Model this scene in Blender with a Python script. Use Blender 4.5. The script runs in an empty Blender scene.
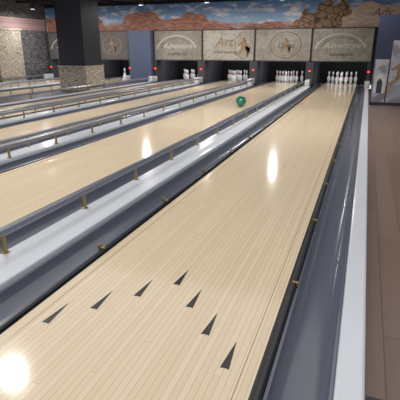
import bpy, bmesh, math, random
from mathutils import Vector
random.seed(4)
D=bpy.data; C=bpy.context
scene=C.scene
scene.view_settings.view_transform='Standard'

# ---------------------------------------------------------------- helpers
def link(o,parent=None):
    scene.collection.objects.link(o)
    if parent: o.parent=parent
    return o
def empty(name):
    e=D.objects.new(name,None); e.empty_display_size=.1
    return link(e)
def mesh_obj(name,verts,faces,mat,parent=None,smooth=False):
    me=D.meshes.new(name); me.from_pydata(verts,[],faces); me.update()
    bm=bmesh.new(); bm.from_mesh(me); bmesh.ops.recalc_face_normals(bm,faces=bm.faces); bm.to_mesh(me); bm.free()
    if mat: me.materials.append(mat)
    if smooth:
        for p in me.polygons: p.use_smooth=True
    return link(D.objects.new(name,me),parent)
def boxes(name,lst,mat,parent=None,bevel=0):
    V=[];F=[]
    for (x0,x1,y0,y1,z0,z1) in lst:
        b=len(V)
        V+=[(x0,y0,z0),(x1,y0,z0),(x1,y1,z0),(x0,y1,z0),(x0,y0,z1),(x1,y0,z1),(x1,y1,z1),(x0,y1,z1)]
        F+=[tuple(b+i for i in f) for f in ((0,3,2,1),(4,5,6,7),(0,1,5,4),(1,2,6,5),(2,3,7,6),(3,0,4,7))]
    o=mesh_obj(name,V,F,mat,parent)
    if bevel:
        m=o.modifiers.new('bevel','BEVEL'); m.width=bevel; m.segments=2
    return o
def extrude(name,prof,y0,y1,mat,parent=None,smooth=False):
    n=len(prof)
    V=[(x,y0,z) for x,z in prof]+[(x,y1,z) for x,z in prof]
    F=[(i,(i+1)%n,n+(i+1)%n,n+i) for i in range(n)]+[tuple(range(n)),tuple(range(2*n-1,n-1,-1))]
    o=mesh_obj(name,V,F,mat,parent)
    if smooth:
        for p in o.data.polygons:
            if len(p.vertices)==4: p.use_smooth=True
        o.data.set_sharp_from_angle(angle=math.radians(40))
    return o
def lathe(prof,cx,cy,cz,V,F,MI,mats_of=None,seg=20):
    b=len(V); n=len(prof)
    for r,z in prof:
        for k in range(seg):
            a=2*math.pi*k/seg; V.append((cx+r*math.cos(a),cy+r*math.sin(a),cz+z))
    for i in range(n-1):
        for k in range(seg):
            F.append((b+i*seg+k,b+i*seg+(k+1)%seg,b+(i+1)*seg+(k+1)%seg,b+(i+1)*seg+k)); MI.append(mats_of(i) if mats_of else 0)

class NT:
    def __init__(s,name):
        s.m=D.materials.new(name); s.m.use_nodes=True; s.t=s.m.node_tree; s.n=s.t.nodes; s.b=s.n['Principled BSDF']
    def new(s,t,**k):
        n=s.n.new(t)
        for a,v in k.items(): setattr(n,a,v)
        return n
    def l(s,a,b): s.t.links.new(a,b)
    def math(s,op,a,b=None,c=None):
        n=s.new('ShaderNodeMath',operation=op)
        for i,v in enumerate((a,b,c)):
            if v is None: continue
            if isinstance(v,(int,float)): n.inputs[i].default_value=v
            else: s.l(v,n.inputs[i])
        return n.outputs[0]
    def mix(s,f,a,b,mode='MIX'):
        n=s.new('ShaderNodeMix',data_type='RGBA',blend_type=mode)
        for i,v in ((0,f),(6,a),(7,b)):
            if isinstance(v,(int,float)): n.inputs[i].default_value=v
            elif isinstance(v,tuple): n.inputs[i].default_value=(*v,1) if len(v)==3 else v
            else: s.l(v,n.inputs[i])
        return n.outputs[2]
    def coord(s):
        tc=s.new('ShaderNodeTexCoord'); sp=s.new('ShaderNodeSeparateXYZ'); s.l(tc.outputs['Object'],sp.inputs[0])
        return tc.outputs['Object'],sp.outputs
    def comb(s,x,y,z):
        n=s.new('ShaderNodeCombineXYZ')
        for i,v in enumerate((x,y,z)):
            if isinstance(v,(int,float)): n.inputs[i].default_value=v
            else: s.l(v,n.inputs[i])
        return n.outputs[0]
    def noise(s,vec,scale,detail=3,rough=.5):
        n=s.new('ShaderNodeTexNoise'); n.inputs['Scale'].default_value=scale; n.inputs['Detail'].default_value=detail; n.inputs['Roughness'].default_value=rough
        if vec is not None: s.l(vec,n.inputs['Vector'])
        return n.outputs['Fac']
    def ramp(s,f,stops):
        n=s.new('ShaderNodeValToRGB'); cr=n.color_ramp
        while len(cr.elements)<len(stops): cr.elements.new(.5)
        for e,(p,c) in zip(cr.elements,stops): e.position=p; e.color=(*c,1)
        s.l(f,n.inputs[0]); return n.outputs[0]
def simple(name,col,rough=.5,metal=0,var=.06,scale=8,spec=.5,emit=None,es=0,coat=0):
    t=NT(name); vec,_=t.coord(); f=t.noise(vec,scale,4)
    c=t.mix(f,tuple(v*(1-var) for v in col),tuple(min(1,v*(1+var)) for v in col))
    t.l(c,t.b.inputs['Base Color']); t.b.inputs['Roughness'].default_value=rough; t.b.inputs['Metallic'].default_value=metal
    t.b.inputs['Specular IOR Level'].default_value=spec
    t.b.inputs['Coat Weight'].default_value=coat
    if emit: t.b.inputs['Emission Color'].default_value=(*emit,1); t.b.inputs['Emission Strength'].default_value=es
    return t.m
def planks(name,cA,cB,seam,width,length,rough,spec=.5,seamw=.05,grain=.15,seamdark=.8,endw=.004):
    t=NT(name); vec,o=t.coord()
    bi=t.math('FLOOR',t.math('DIVIDE',o[0],width)); fr=t.math('FRACT',t.math('DIVIDE',o[0],width))
    wn=t.new('ShaderNodeTexWhiteNoise',noise_dimensions='1D'); t.l(bi,wn.inputs['W'])
    yy=t.math('ADD',t.math('DIVIDE',o[1],length),t.math('MULTIPLY',wn.outputs['Value'],7.3))
    bj=t.math('FLOOR',yy); fy=t.math('FRACT',yy)
    w2=t.new('ShaderNodeTexWhiteNoise',noise_dimensions='2D'); t.l(t.comb(bi,bj,0),w2.inputs['Vector'])
    g=t.noise(t.comb(t.math('MULTIPLY',o[0],40),t.math('MULTIPLY',o[1],2.5),w2.outputs['Value']),1.5,4,.6)
    f=t.math('ADD',t.math('MULTIPLY',w2.outputs['Value'],1-grain),t.math('MULTIPLY',g,grain))
    c=t.mix(f,cA,cB)
    s1=t.math('LESS_THAN',fr,seamw); s2=t.math('LESS_THAN',fy,endw)
    sm=t.math('MULTIPLY',t.math('MAXIMUM',s1,s2),seamdark)
    c=t.mix(sm,c,seam)
    t.l(c,t.b.inputs['Base Color']); t.b.inputs['Roughness'].default_value=rough; t.b.inputs['Specular IOR Level'].default_value=spec
    return t.m

# ---------------------------------------------------------------- materials
M_lane=planks('lane_maple',(.745,.60,.415),(.82,.69,.50),(.60,.40,.22),.0272,2.4,.11,.5,.10,.35,.75,.0012)
M_floor=planks('brown_floor_planks',(.16,.105,.082),(.235,.16,.127),(.07,.045,.036),.14,1.1,.38,.5,.03,.4)
M_arrow=simple('arrow_inlay',(.02,.015,.015),.2)
M_line=simple('lane_edge_line',(.42,.28,.15),.2)
M_gutter=simple('gutter_plastic',(.135,.148,.19),.2,0,.1,3,.65)
M_cap=simple('white_capping',(.70,.73,.78),.22,0,.04,5,.5)
M_hood=simple('hood_white',(.75,.75,.74),.3,0,.04,5,.5)
M_dark=simple('dark_trim',(.02,.022,.03),.35)
M_rail=simple('bumper_rail_metal',(.30,.31,.36),.28,.5,.08,3)
M_brass=simple('brass',(.36,.27,.12),.35,.6)
M_black=simple('black_curtain',(.008,.008,.01),.8)
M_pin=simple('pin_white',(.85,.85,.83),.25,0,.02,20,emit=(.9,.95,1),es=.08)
M_red=simple('pin_red',(.6,.03,.03),.3)
M_ball=simple('ball_green',(.005,.20,.13),.08,0,.5,9,.6,coat=.5)
M_kick=simple('kickback_grey',(.06,.062,.075),.5)
M_ceil=simple('ceiling_black',(.012,.012,.016),.7,0,.3,2)
M_navy=simple('navy_paint',(.03,.042,.095),.5)
M_colnavy=simple('column_navy',(.014,.017,.032),.5)
M_bluegrey=simple('bluegrey_panel',(.10,.13,.21),.45)
M_lamp=simple('lamp_glow',(1,1,1),.5,emit=(1,.97,.92),es=60)
M_redled=simple('red_led',(.8,.02,.02),.5,emit=(1,.03,.03),es=5)

def stone_mat(name,c1,c2,mortar,scale):
    t=NT(name); vec,o=t.coord()
    v=t.comb(t.math('ADD',o[0],o[1]),t.math('MULTIPLY',o[2],2.4),0)
    a=t.new('ShaderNodeTexVoronoi'); a.inputs['Scale'].default_value=scale; t.l(v,a.inputs['Vector'])
    e=t.new('ShaderNodeTexVoronoi',feature='DISTANCE_TO_EDGE'); e.inputs['Scale'].default_value=scale; t.l(v,e.inputs['Vector'])
    sp=t.new('ShaderNodeSeparateXYZ'); t.l(a.outputs['Color'],sp.inputs[0])
    c=t.mix(sp.outputs[0],c1,c2); c=t.mix(t.math('MULTIPLY',t.noise(vec,30),.5),c,tuple(x*.5 for x in c1))
    c=t.mix(t.math('LESS_THAN',e.outputs['Distance'],.05),c,mortar)
    t.l(c,t.b.inputs['Base Color']); t.b.inputs['Roughness'].default_value=.85
    b=t.new('ShaderNodeBump'); b.inputs['Strength'].default_value=.6; b.inputs['Distance'].default_value=.03
    t.l(e.outputs['Distance'],b.inputs['Height']); t.l(b.outputs[0],t.b.inputs['Normal'])
    return t.m
M_stone=stone_mat('column_stone',(.46,.41,.33),(.68,.62,.53),(.18,.15,.12),9)
M_stonewall=stone_mat('wall_stone',(.13,.135,.15),(.24,.24,.25),(.05,.05,.055),4)

# ---------------------------------------------------------------- layout
S=1.87; HW=.53; G0=.03; GW=.24
lanes=[0,-S,-2*S,-3*S,-8.35,-8.35-S]
Y0,Y1=0.0,17.2
YP=18.29

def lane(cx):
    root=empty('bowling_lane'); root.location=(cx,0,0)
    boxes('lane_surface',[(-HW,HW,Y0,19.15,-.05,0)],M_lane,root)
    boxes('edge_strip',[(-HW-.012,-HW,Y0,Y1,-.05,-.002),(HW,HW+.012,Y0,Y1,-.05,-.002)],M_dark,root)
    boxes('edge_seam',[(-HW+.052,-HW+.056,Y0,Y1,-.01,.0008),(HW-.056,HW-.052,Y0,Y1,-.01,.0008)],M_line,root)
    boxes('foul_line',[(-HW,HW,-.012,0.012,-.02,.001)],M_dark,root)
    V=[];F=[]
    for k in range(-3,4):
        x=k*.1365; y=4.235-.165*abs(k); b=len(V)
        V+=[(x,y+.09,.0012),(x-.018,y-.08,.0012),(x,y-.076,.0012),(x+.018,y-.08,.0012)]
        F+=[(b,b+1,b+2),(b,b+2,b+3)]
    mesh_obj('arrow_markers',V,F,M_arrow,root)
    return root
for cx in lanes: lane(cx)

def gutter_prof(x0,x1):
    n=14; top=[];w=(x1-x0)/2-.012; c=(x0+x1)/2
    top.append((x0,-.006))
    for i in range(n+1):
        a=math.pi*i/n
        top.append((c-w*math.cos(a),-.008-.085*math.sin(a)**.75))
    top.append((x1,-.006))
    return top+[(x1,-.12),(x0,-.12)]
def gutter(x0,x1):
    extrude('lane_gutter',gutter_prof(x0,x1),Y0,Y1+1.9,M_gutter,None,True)
for cx in lanes:
    gutter(cx-HW-G0-GW,cx-HW-G0-.001-.015); gutter(cx+HW+G0+.016,cx+HW+G0+GW)

def cap(x0,x1,y1=16.7):
    z=.028;r=.012; x0+=.002; x1-=.002
    pr=[(x0,-.12),(x0,z-r),(x0+r*.3,z-r*.3),(x0+r,z),(x1-r,z),(x1-r*.3,z-r*.3),(x1,z-r),(x1,-.12)]
    return extrude('gutter_divider_cap',pr,Y0,y1,M_cap)
E=HW+G0+GW
cap(E,E+.105)
for a in (0,1,2): cap(lanes[a+1]+E,lanes[a]-E)
cap(lanes[5]+E,lanes[4]-E)
cap(lanes[3]-E-.05,lanes[3]-E); cap(lanes[4]+E,lanes[4]+E+.09); cap(lanes[5]-E-.07,lanes[5]-E)

def rail(x,raised,side,ystart,step):
    root=empty('bumper_rail'); root.location=(x,0,0)
    if raised: w=.019; z0,z1=.135,.18
    else: w=.014; z0,z1=-.015,.016
    r=.008
    pr=[(-w,z0+r),(-w+r,z0),(w-r,z0),(w,z0+r),(w,z1-r),(w-r,z1),(-w+r,z1),(-w,z1-r)]
    extrude('rail_bar',pr,1.2,16.7,M_rail if raised else M_dark,root)
    L=[]; y=ystart-step*4
    while y<16.6:
        if y>1.25:
            if raised:
                L.append((-.010,.010,y-.010,y+.010,.03,z0+.004)); L.append((-.018,.018,y-.018,y+.018,.0285,.036))
            elif side<0:
                L.append((-.028,-.0145,y-.012,y+.012,-.004,.045)); L.append((-.028,.012,y-.012,y+.012,.0165,.030))
            else:
                L.append((.0145,.024,y-.009,y+.009,-.004,.018)); L.append((-.008,.024,y-.009,y+.009,.0165,.022))
        y+=step
    boxes('brass_posts',L,M_brass,root,.002)
for i,cx in enumerate(lanes):
    if i==0:
        rail(cx-HW-.029,False,-1,4.36,.9); rail(cx+HW+.029,False,1,4.36,.9)
    else:
        rail(cx+E+.03,True,1,4.1,.78); rail(cx-E-.03,True,-1,4.35,.78)

# ---------------------------------------------------------------- pins, machine surrounds
pin_prof=[(.0001,0),(.024,0),(.0258,.004),(.036,.03),(.0515,.07),(.0606,.114),(.0578,.155),(.045,.19),(.031,.22),(.0245,.242),(.0228,.254),(.0235,.27),(.0275,.30),(.0322,.335),(.0318,.35),(.026,.367),(.016,.377),(.0001,.381)]
for cx in lanes:
    V=[];F=[];MI=[]
    for r in range(4):
        for k in range(r+1):
            lathe(pin_prof,cx+(k-r/2)*.3048,YP+r*.264,0.001,V,F,MI,lambda i:1 if i in(8,10) else 0,16)
    o=mesh_obj('bowling_pin_set',V,F,M_pin,None,True)
    o.data.materials.append(M_red)
    for p,m in zip(o.data.polygons,MI): p.material_index=m
def kick(x0,x1):
    root=empty('lane_kickback'); x0+=.002; x1-=.002
    boxes('kickback_body',[(x0,x1,Y1+.02,19.3,.0,.735)],M_kick,root,.01)
    c=(x0+x1)/2
    boxes('front_hood',[(c-.08,c+.08,16.75,Y1+.02,.0,.20)],M_hood,root,.03)
    boxes('lane_number_light',[(c-.025,c+.025,Y1-.01,Y1+.02,.44,.48)],M_redled,root)
for a in (0,1,2): kick(lanes[a+1]+E,lanes[a]-E)
kick(lanes[5]+E,lanes[4]-E); kick(E,E+.1); kick(lanes[3]-E-.09,lanes[3]-E); kick(lanes[4]+E,lanes[4]+E+.09); kick(lanes[5]-E-.09,lanes[5]-E)
boxes('pit_curtain',[(-11.2,E+.1,19.45,19.5,-.1,1.4)],M_black)
for cx in lanes:
    root=empty('pin_deck_light'); root.location=(cx,17.55,.93)
    boxes('tube_housing',[(-.5,.5,-.04,.04,0,.05)],M_kick,root)
    boxes('side_brackets',[(-.6,-.5,-.03,.03,-.195,.05),(.5,.6,-.03,.03,-.195,.05)],M_kick,root)
    boxes('bracket_arms',[(-.81,-.5,-.03,.03,-.195,-.165),(.5,.81,-.03,.03,-.195,-.165)],M_kick,root)
    ld=D.lights.new('pin_deck_tube','AREA'); ld.shape='RECTANGLE'; ld.size=.95; ld.size_y=.06; ld.energy=12; ld.color=(.9,.95,1)
    lo=link(D.objects.new('tube_lamp',ld),root); lo.location=(0,.02,-.01); lo.rotation_euler=(math.radians(50),0,0)

# ---------------------------------------------------------------- masking panels
def mask_mat(name,base,seed):
    t=NT(name); vec,o=t.coord()
    n=t.noise(t.comb(t.math('ADD',o[0],seed*3.1),0,o[2]),2.0,6,.6)
    lines=t.math('LESS_THAN',t.math('ABSOLUTE',t.math('SUBTRACT',t.math('FRACT',t.math('MULTIPLY',n,8)),.5)),.11)
    big=t.noise(t.comb(t.math('ADD',o[0],seed*1.7),3,t.math('MULTIPLY',o[2],1.4)),1.6,5,.65)
    c=t.mix(t.noise(vec,6),tuple(v*.85 for v in base),tuple(v*1.12 for v in base))
    bl=t.ramp(big,[(.46,(0,0,0)),(.58,(1,1,1))])
    c=t.mix(t.math('MULTIPLY',bl,.4),c,tuple(v*m for v,m in zip(base,(.62,.52,.44))))
    c=t.mix(t.math('MULTIPLY',lines,.4),c,(.18,.14,.115))
    t.l(c,t.b.inputs['Base Color']); t.b.inputs['Roughness'].default_value=.5
    return t.m
M_ink=simple('panel_ink',(.17,.13,.105),.6,var=.2); M_inkw=simple('panel_ink_white',(.66,.64,.58),.6)
M_inkg=simple('panel_ink_gold',(.34,.22,.12),.6)
def ring(name,cx,cz,r0,r1,y,mat,parent,sx=1.0,a0=0,a1=2*math.pi):
    V=[];F=[];n=40
    for i in range(n+1):
        a=a0+(a1-a0)*i/n
        V+=[(cx+r0*sx*math.cos(a),y,cz+r0*math.sin(a)),(cx+r1*sx*math.cos(a),y,cz+r1*math.sin(a))]
    for i in range(n): F.append((2*i,2*i+1,2*i+3,2*i+2))
    return mesh_obj(name,V,F,mat,parent)
def blob(name,pts,cx,cz,s,y,mat,parent):
    V=[(cx+p[0]*s,y,cz+p[1]*s) for p in pts]
    me=D.meshes.new(name); bm=bmesh.new(); vs=[bm.verts.new(v) for v in V]; f=bm.faces.new(vs)
    bmesh.ops.triangulate(bm,faces=[f]); bm.to_mesh(me); bm.free(); me.materials.append(mat)
    return link(D.objects.new(name,me),parent)
bowler=[(-.05,.30),(.03,.30),(.06,.22),(.03,.16),(.10,.10),(.20,.0),(.30,-.06),(.28,-.11),(.15,-.06),(.08,.0),(.07,-.12),(.17,-.25),(.16,-.42),(.10,-.42),(.10,-.27),(-.02,-.16),(-.10,-.28),(-.28,-.38),(-.31,-.33),(-.16,-.22),(-.09,-.08),(-.10,.03),(-.22,-.02),(-.25,.02),(-.11,.13),(-.06,.18),(-.08,.24)]
def text(name,s,size,x,y,z,mat,parent,shear=.3,bold=.002):
    cu=D.curves.new(name,'FONT'); cu.body=s; cu.size=size; cu.shear=shear; cu.align_x='CENTER'; cu.align_y='CENTER'; cu.offset=bold
    cu.materials.append(mat); o=D.objects.new(name,cu); link(o,parent); o.location=(x,y,z); o.rotation_euler=(math.pi/2,0,0); return o
MZ0,MZ1=.74,1.76
def mask(x0,x1,base,kind,seed):
    root=empty('masking_panel'); cx=(x0+x1)/2; root.location=(cx,17.3,0); w=(x1-x0)/2-.012
    boxes('panel_board',[(-w,w,0,.04,MZ0,MZ1)],mask_mat('masking_print_%d'%seed,base,seed),root)
    boxes('panel_frame',[(-w,w,-.012,0,MZ0,MZ0+.03),(-w,w,-.012,0,MZ1-.03,MZ1),(-w,-w+.02,-.012,0,MZ0,MZ1),(w-.02,w,-.012,0,MZ0,MZ1)],M_kick,root)
    zc=(MZ0+MZ1)/2
    if kind==0:
        ring('round_emblem',.1,zc,.39,.41,-.006,M_ink,root,1.25); ring('inner_emblem',.1,zc,.31,.33,-.006,M_inkg,root,1.25)
        blob('bowler_figure',bowler,.1,zc+.03,.66,-.007,M_inkg,root)
        text('script',"Lanes",.24,.1,-.008,zc-.02,M_ink,root)
    elif kind==1:
        ring('arch_emblem',-.05,zc-.22,.53,.56,-.006,M_inkw,root,1.4,.25,2.95)
        ring('arch_inner',-.05,zc-.22,.44,.455,-.006,M_ink,root,1.4,.25,2.95)
        text('script',"Adventure",.26,.0,-.008,zc-.02,M_inkw,root); text('small_print',"bowling club",.14,.0,-.008,zc-.28,M_ink,root,0)
    else:
        text('script',"Art",.44,-.15,-.008,zc+.10,M_inkg,root,.3,.003); text('small_print',"travel bowling",.14,-.1,-.008,zc-.22,M_ink,root,.1)
        blob('bowler_figure',bowler,.55,zc,.85,-.007,M_inkg,root)
        ring('side_emblem',.55,zc,.41,.425,-.006,M_ink,root,.7)
ed=[.80+.1,-.95,-2.80,-4.66,-6.52]
mask(ed[1],ed[0],(.42,.40,.355),1,1); mask(ed[2],ed[1],(.38,.36,.32),0,2); mask(ed[3],ed[2],(.48,.46,.41),2,3); mask(ed[4],ed[3],(.35,.33,.295),1,4)
mask(-9.28,-7.42,(.14,.14,.15),0,5); mask(-11.15,-9.28,(.14,.14,.15),1,6)

# ---------------------------------------------------------------- mural band above the masks (flat print)
mural=empty('wall_mural')
t=NT('mural_sky'); vec,o=t.coord()
f=t.math('DIVIDE',t.math('SUBTRACT',o[2],1.78),.85)
sky=t.ramp(f,[(0,(.56,.48,.50)),(.3,(.30,.46,.70)),(1,(.08,.22,.55))])
n=t.noise(t.comb(t.math('MULTIPLY',o[0],.8),0,t.math('MULTIPLY',o[2],2.2)),2.0,6,.6)
cl=t.ramp(n,[(.50,(0,0,0)),(.64,(1,1,1))])
sky=t.mix(cl,sky,(.76,.74,.78)); t.l(sky,t.b.inputs['Base Color']); t.b.inputs['Roughness'].default_value=.6
boxes('sky_print',[(-11.25,4,17.42,17.47,MZ1+.0,2.62)],t.m,mural)
def rock_mat(name,a,b):
    t=NT(name); vec,o=t.coord()
    w=t.noise(t.comb(t.math('MULTIPLY',o[0],1.5),0,t.math('MULTIPLY',o[2],7)),2.5,6,.65)
    c=t.ramp(w,[(.35,a),(.55,b),(.7,tuple(min(1,v*1.35) for v in b))])
    t.l(c,t.b.inputs['Base Color']); t.b.inputs['Roughness'].default_value=.7; return t.m
def boulder_mat(name,a,b):
    t=NT(name); vec,o=t.coord()
    v=t.comb(t.math('ADD',o[0],t.math('MULTIPLY',t.noise(vec,5),.25)),0,t.math('MULTIPLY',o[2],1.6))
    e=t.new('ShaderNodeTexVoronoi',feature='DISTANCE_TO_EDGE'); e.inputs['Scale'].default_value=4.5; t.l(v,e.inputs['Vector'])
    n=t.noise(vec,7,5,.6)
    c=t.mix(n,a,b); c=t.mix(t.ramp(e.outputs['Distance'],[(0,(1,1,1)),(.12,(0,0,0))]),c,tuple(x*.35 for x in a))
    t.l(c,t.b.inputs['Base Color']); t.b.inputs['Roughness'].default_value=.7; return t.m
M_r1=rock_mat('mesa_far',(.32,.21,.23),(.50,.34,.33)); M_r2=rock_mat('mesa_red',(.16,.07,.06),(.44,.21,.15)); M_r3=boulder_mat('boulder_brown',(.17,.09,.05),(.50,.33,.21))
M_peach=rock_mat('pale_desert',(.44,.32,.26),(.66,.54,.45))
def ridge(name,x0,x1,hs,y,mat,seed):
    random.seed(seed); n=len(hs)-1; V=[];F=[];N=n*8
    for i in range(N+1):
        u=i/8; k=min(int(u),n-1); f=u-k; f=f**3/(f**3+(1-f)**3)
        h=hs[k]*(1-f)+hs[k+1]*f+random.uniform(-.012,.012)
        x=x0+(x1-x0)*i/N; V+=[(x,y,MZ1+.0),(x,y,MZ1+max(.01,h))]
    for i in range(N): F.append((2*i,2*i+2,2*i+3,2*i+1))
    mesh_obj(name,V,F,mat,mural)
ridge('far_mesas',-11.2,-.6,[.2,.35,.3,.45,.2,.25,.4,.4,.2,.3,.45,.3,.2,.2,.15,.2,.25,.2],17.412,M_r1,1)
ridge('red_mesas',-11.2,-3.4,[.5,.5,.3,.25,.5,.45,.15,.2,.55,.62,.6,.35,.38,.55,.5,.25,.15,.02],17.405,M_r2,2)
ridge('small_mesas',-3.4,-1.4,[.03,.15,.13,.22,.2,.08,.1],17.405,M_r2,3)
ridge('brown_boulders',-1.7,.15,[.05,.25,.55,.42,.70,.84,.66,.84,.5],17.40,M_r3,4)
ridge('pale_cliffs',-.1,3.9,[.3,.70,.6,.62,.5,.55,.4],17.396,M_peach,5)
text('mural_lettering',"Adv",.34,1.02,17.385,2.16,simple('mural_script_ink',(.2,.15,.14),.6),mural,.35)

# ---------------------------------------------------------------- room shell
boxes('floor',[(-14,E+.105,-5,20,-.22,-.125),],M_dark)
boxes('floor_walkway',[(E+.105,4,-5,17.3,-.12,-.05)],M_floor)
boxes('approach_floor',[(-11.3,E+.105,-5,-.02,-.12,0)],M_lane)
boxes('floor_shadow_strip',[(E+.115,2.5,1.6,3.75,-.05,-.04)],M_dark)  # dark strip laid on the walkway in place of a floor shadow
boxes('floor_island',[(lanes[4]+E+.09,lanes[3]-E-.09,0,17.0,-.12,.01)],M_kick)
boxes('wall_far',[(-11.5,4.1,19.6,19.75,-.1,3)],M_ceil)
boxes('wall_upper',[(-11.3,4.0,17.48,17.56,MZ1,2.95)],M_ceil)
boxes('wall_left',[(-11.55,-11.3,-5,19.6,-.1,2.9)],M_stonewall)
boxes('wall_right',[(4,4.15,-5,19.6,-.1,2.9)],M_navy)
boxes('ceiling',[(-11.5,4.1,8.8,19.6,2.75,2.9)],M_ceil)
boxes('trim_ceiling',[(x-.04,x+.04,8.8,17.4,2.68,2.75) for x in (-10,-8,-6,-4,-2,0,2)]+[(-11.3,4,y-.04,y+.04,2.68,2.75) for y in (10,12,14,16)],M_ceil)
boxes('wall_left_mural',[(-11.3,-11.285,15.0,17.4,1.8,2.2)],M_r1)
# printed posters: stone arch shapes on pale ground
t=NT('poster_print'); vec,o=t.coord()
a=t.new('ShaderNodeTexVoronoi'); a.inputs['Scale'].default_value=5.5; t.l(vec,a.inputs['Vector'])
sp=t.new('ShaderNodeSeparateXYZ'); t.l(a.outputs['Color'],sp.inputs[0])
c=t.ramp(sp.outputs[0],[(0,(.14,.17,.28)),(.25,(.50,.36,.30)),(.5,(.66,.66,.72)),(.9,(.34,.40,.55))])
c=t.mix(t.math('MULTIPLY',t.noise(vec,16,5),.6),c,(.25,.22,.25)); t.l(c,t.b.inputs['Base Color']); M_post=t.m
rw=empty('wall_walkway_end')
YW=12.9
boxes('navy_wall',[(E+.12,4,YW,YW+.1,-.05,1.80)],M_navy,rw)
boxes('poster_panel',[(E+.14,1.22,YW-.02,YW,.02,.92),(1.25,2.8,YW-.02,YW,.02,1.30)],M_post,rw)
blob('poster_arch',[(-.16,-.3),(-.16,.12),(-.1,.24),(0,.3),(.1,.24),(.16,.12),(.16,-.3)],1.08,.42,.7,YW-.022,M_inkw,rw)
blob('poster_doorway',[(-.08,-.3),(-.08,.05),(0,.16),(.08,.05),(.08,-.3)],1.08,.42,.7,YW-.024,M_navy,rw)
blob('poster_figure',bowler,1.5,.7,.9,YW-.022,M_inkg,rw)
boxes('wall_skirting',[(E+.12,4,YW-.03,YW,-.05,.02)],M_dark,rw)

# columns
col=empty('stone_column'); col.location=(-6.92,13.35,0)
boxes('column_shaft',[(-.42,.42,-.42,.42,.6,2.74)],M_colnavy,col)
boxes('stone_cladding',[(-.455,.455,-.46,.46,.011,.66)],M_stone,col,.015)
boxes('stone_ledge',[(-.465,.465,-.48,.48,.66,.69)],M_stone,col,.008)
boxes('wall_partition',[(-7.4,-6.54,17.05,17.3,0,1.75)],M_bluegrey)
p=empty('stone_pillar'); p.location=(-11.2,15.2,0)
boxes('pillar_body',[(-.09,.08,-.6,.6,-.12,1.75)],M_stone,p,.015)
boxes('pillar_cap',[(-.09,.10,-.64,.64,1.75,1.83)],M_stone,p,.01)

# ---------------------------------------------------------------- ball
bm=bmesh.new(); bmesh.ops.create_uvsphere(bm,u_segments=48,v_segments=32,radius=.108)
me=D.meshes.new('bowling_ball'); bm.to_mesh(me); bm.free(); me.materials.append(M_ball)
for q in me.polygons: q.use_smooth=True
ball=link(D.objects.new('bowling_ball',me)); ball.location=(-1.58,11.2,.1085)
V=[];F=[]
for (ax,az) in ((.0,.9),(.28,.95),(.14,.62)):
    d=Vector((math.sin(ax)*math.cos(az),-math.cos(ax)*math.cos(az),math.sin(az)))
    q=d.to_track_quat('Z','Y'); b=len(V)
    for k in range(16):
        V.append(tuple(q@Vector((.013*math.cos(k*math.pi/8),.013*math.sin(k*math.pi/8),.1078))))
    F.append(tuple(range(b,b+16)))
mesh_obj('finger_holes',V,F,M_black,ball)

# ---------------------------------------------------------------- lamps
def lamp(x,y,z,r,energy,zt,fill_spot=False):
    root=empty('ceiling_downlight_or_fill'); root.location=(x,y,z)
    V=[];F=[];MI=[]
    lathe([(.0001,.14),(r*.7,.14),(r*1.15,.02),(r*1.15,-.02),(r,-.02),(r,.0),(.0001,.0)],0,0,0,V,F,MI,lambda i:1 if i==5 and not fill_spot else 0,24)
    o=mesh_obj('lamp_housing',V,F,M_kick,root); o.data.materials.append(M_lamp)
    for pl,m in zip(o.data.polygons,MI): pl.material_index=m
    if zt-z>.15: boxes('hanger',[(-.012,.012,-.012,.012,.13,zt-z)],M_kick,root)
    if fill_spot:
        ld=D.lights.new('lamp','SPOT'); ld.spot_size=math.radians(115); ld.spot_blend=.5; ld.shadow_soft_size=.08
    else:
        ld=D.lights.new('lamp','AREA'); ld.shape='DISK'; ld.size=2*r
    ld.energy=energy; ld.color=(1,.97,.93)
    lo=link(D.objects.new('lamp_light',ld),root); lo.location=(0,0,-.03)
for x in (-1.66,-3.9,-6.1,-8.3,-10.3): lamp(x,15.6,2.45,.075,38,2.75)
for x in (-2.9,-6.6,-10): lamp(x,5.65,2.7,.10,26,2.95)
for y in (8.9,10.6,12.6,14.6):
    for x in (.6,-1.87,-4.6,-8.6): lamp(x,y,2.6,.07,100,2.75,True)  # added fill spots that brighten the far lanes, not known fixtures
boxes('lighting_track',[(-11.3,4,5.6,5.7,2.93,3.0)],M_kick)

w=D.worlds.new('world'); scene.world=w; w.use_nodes=True
bg=w.node_tree.nodes['Background']; bg.inputs[0].default_value=(1,.985,.975,1); bg.inputs[1].default_value=.98

cam=D.cameras.new('camera'); cam.lens=430/400*36; cam.sensor_width=36
co=link(D.objects.new('camera',cam)); co.location=(.78,2.4,1.13)
co.rotation_euler=(math.radians(90-19.35),0,math.radians(20.35)); scene.camera=co
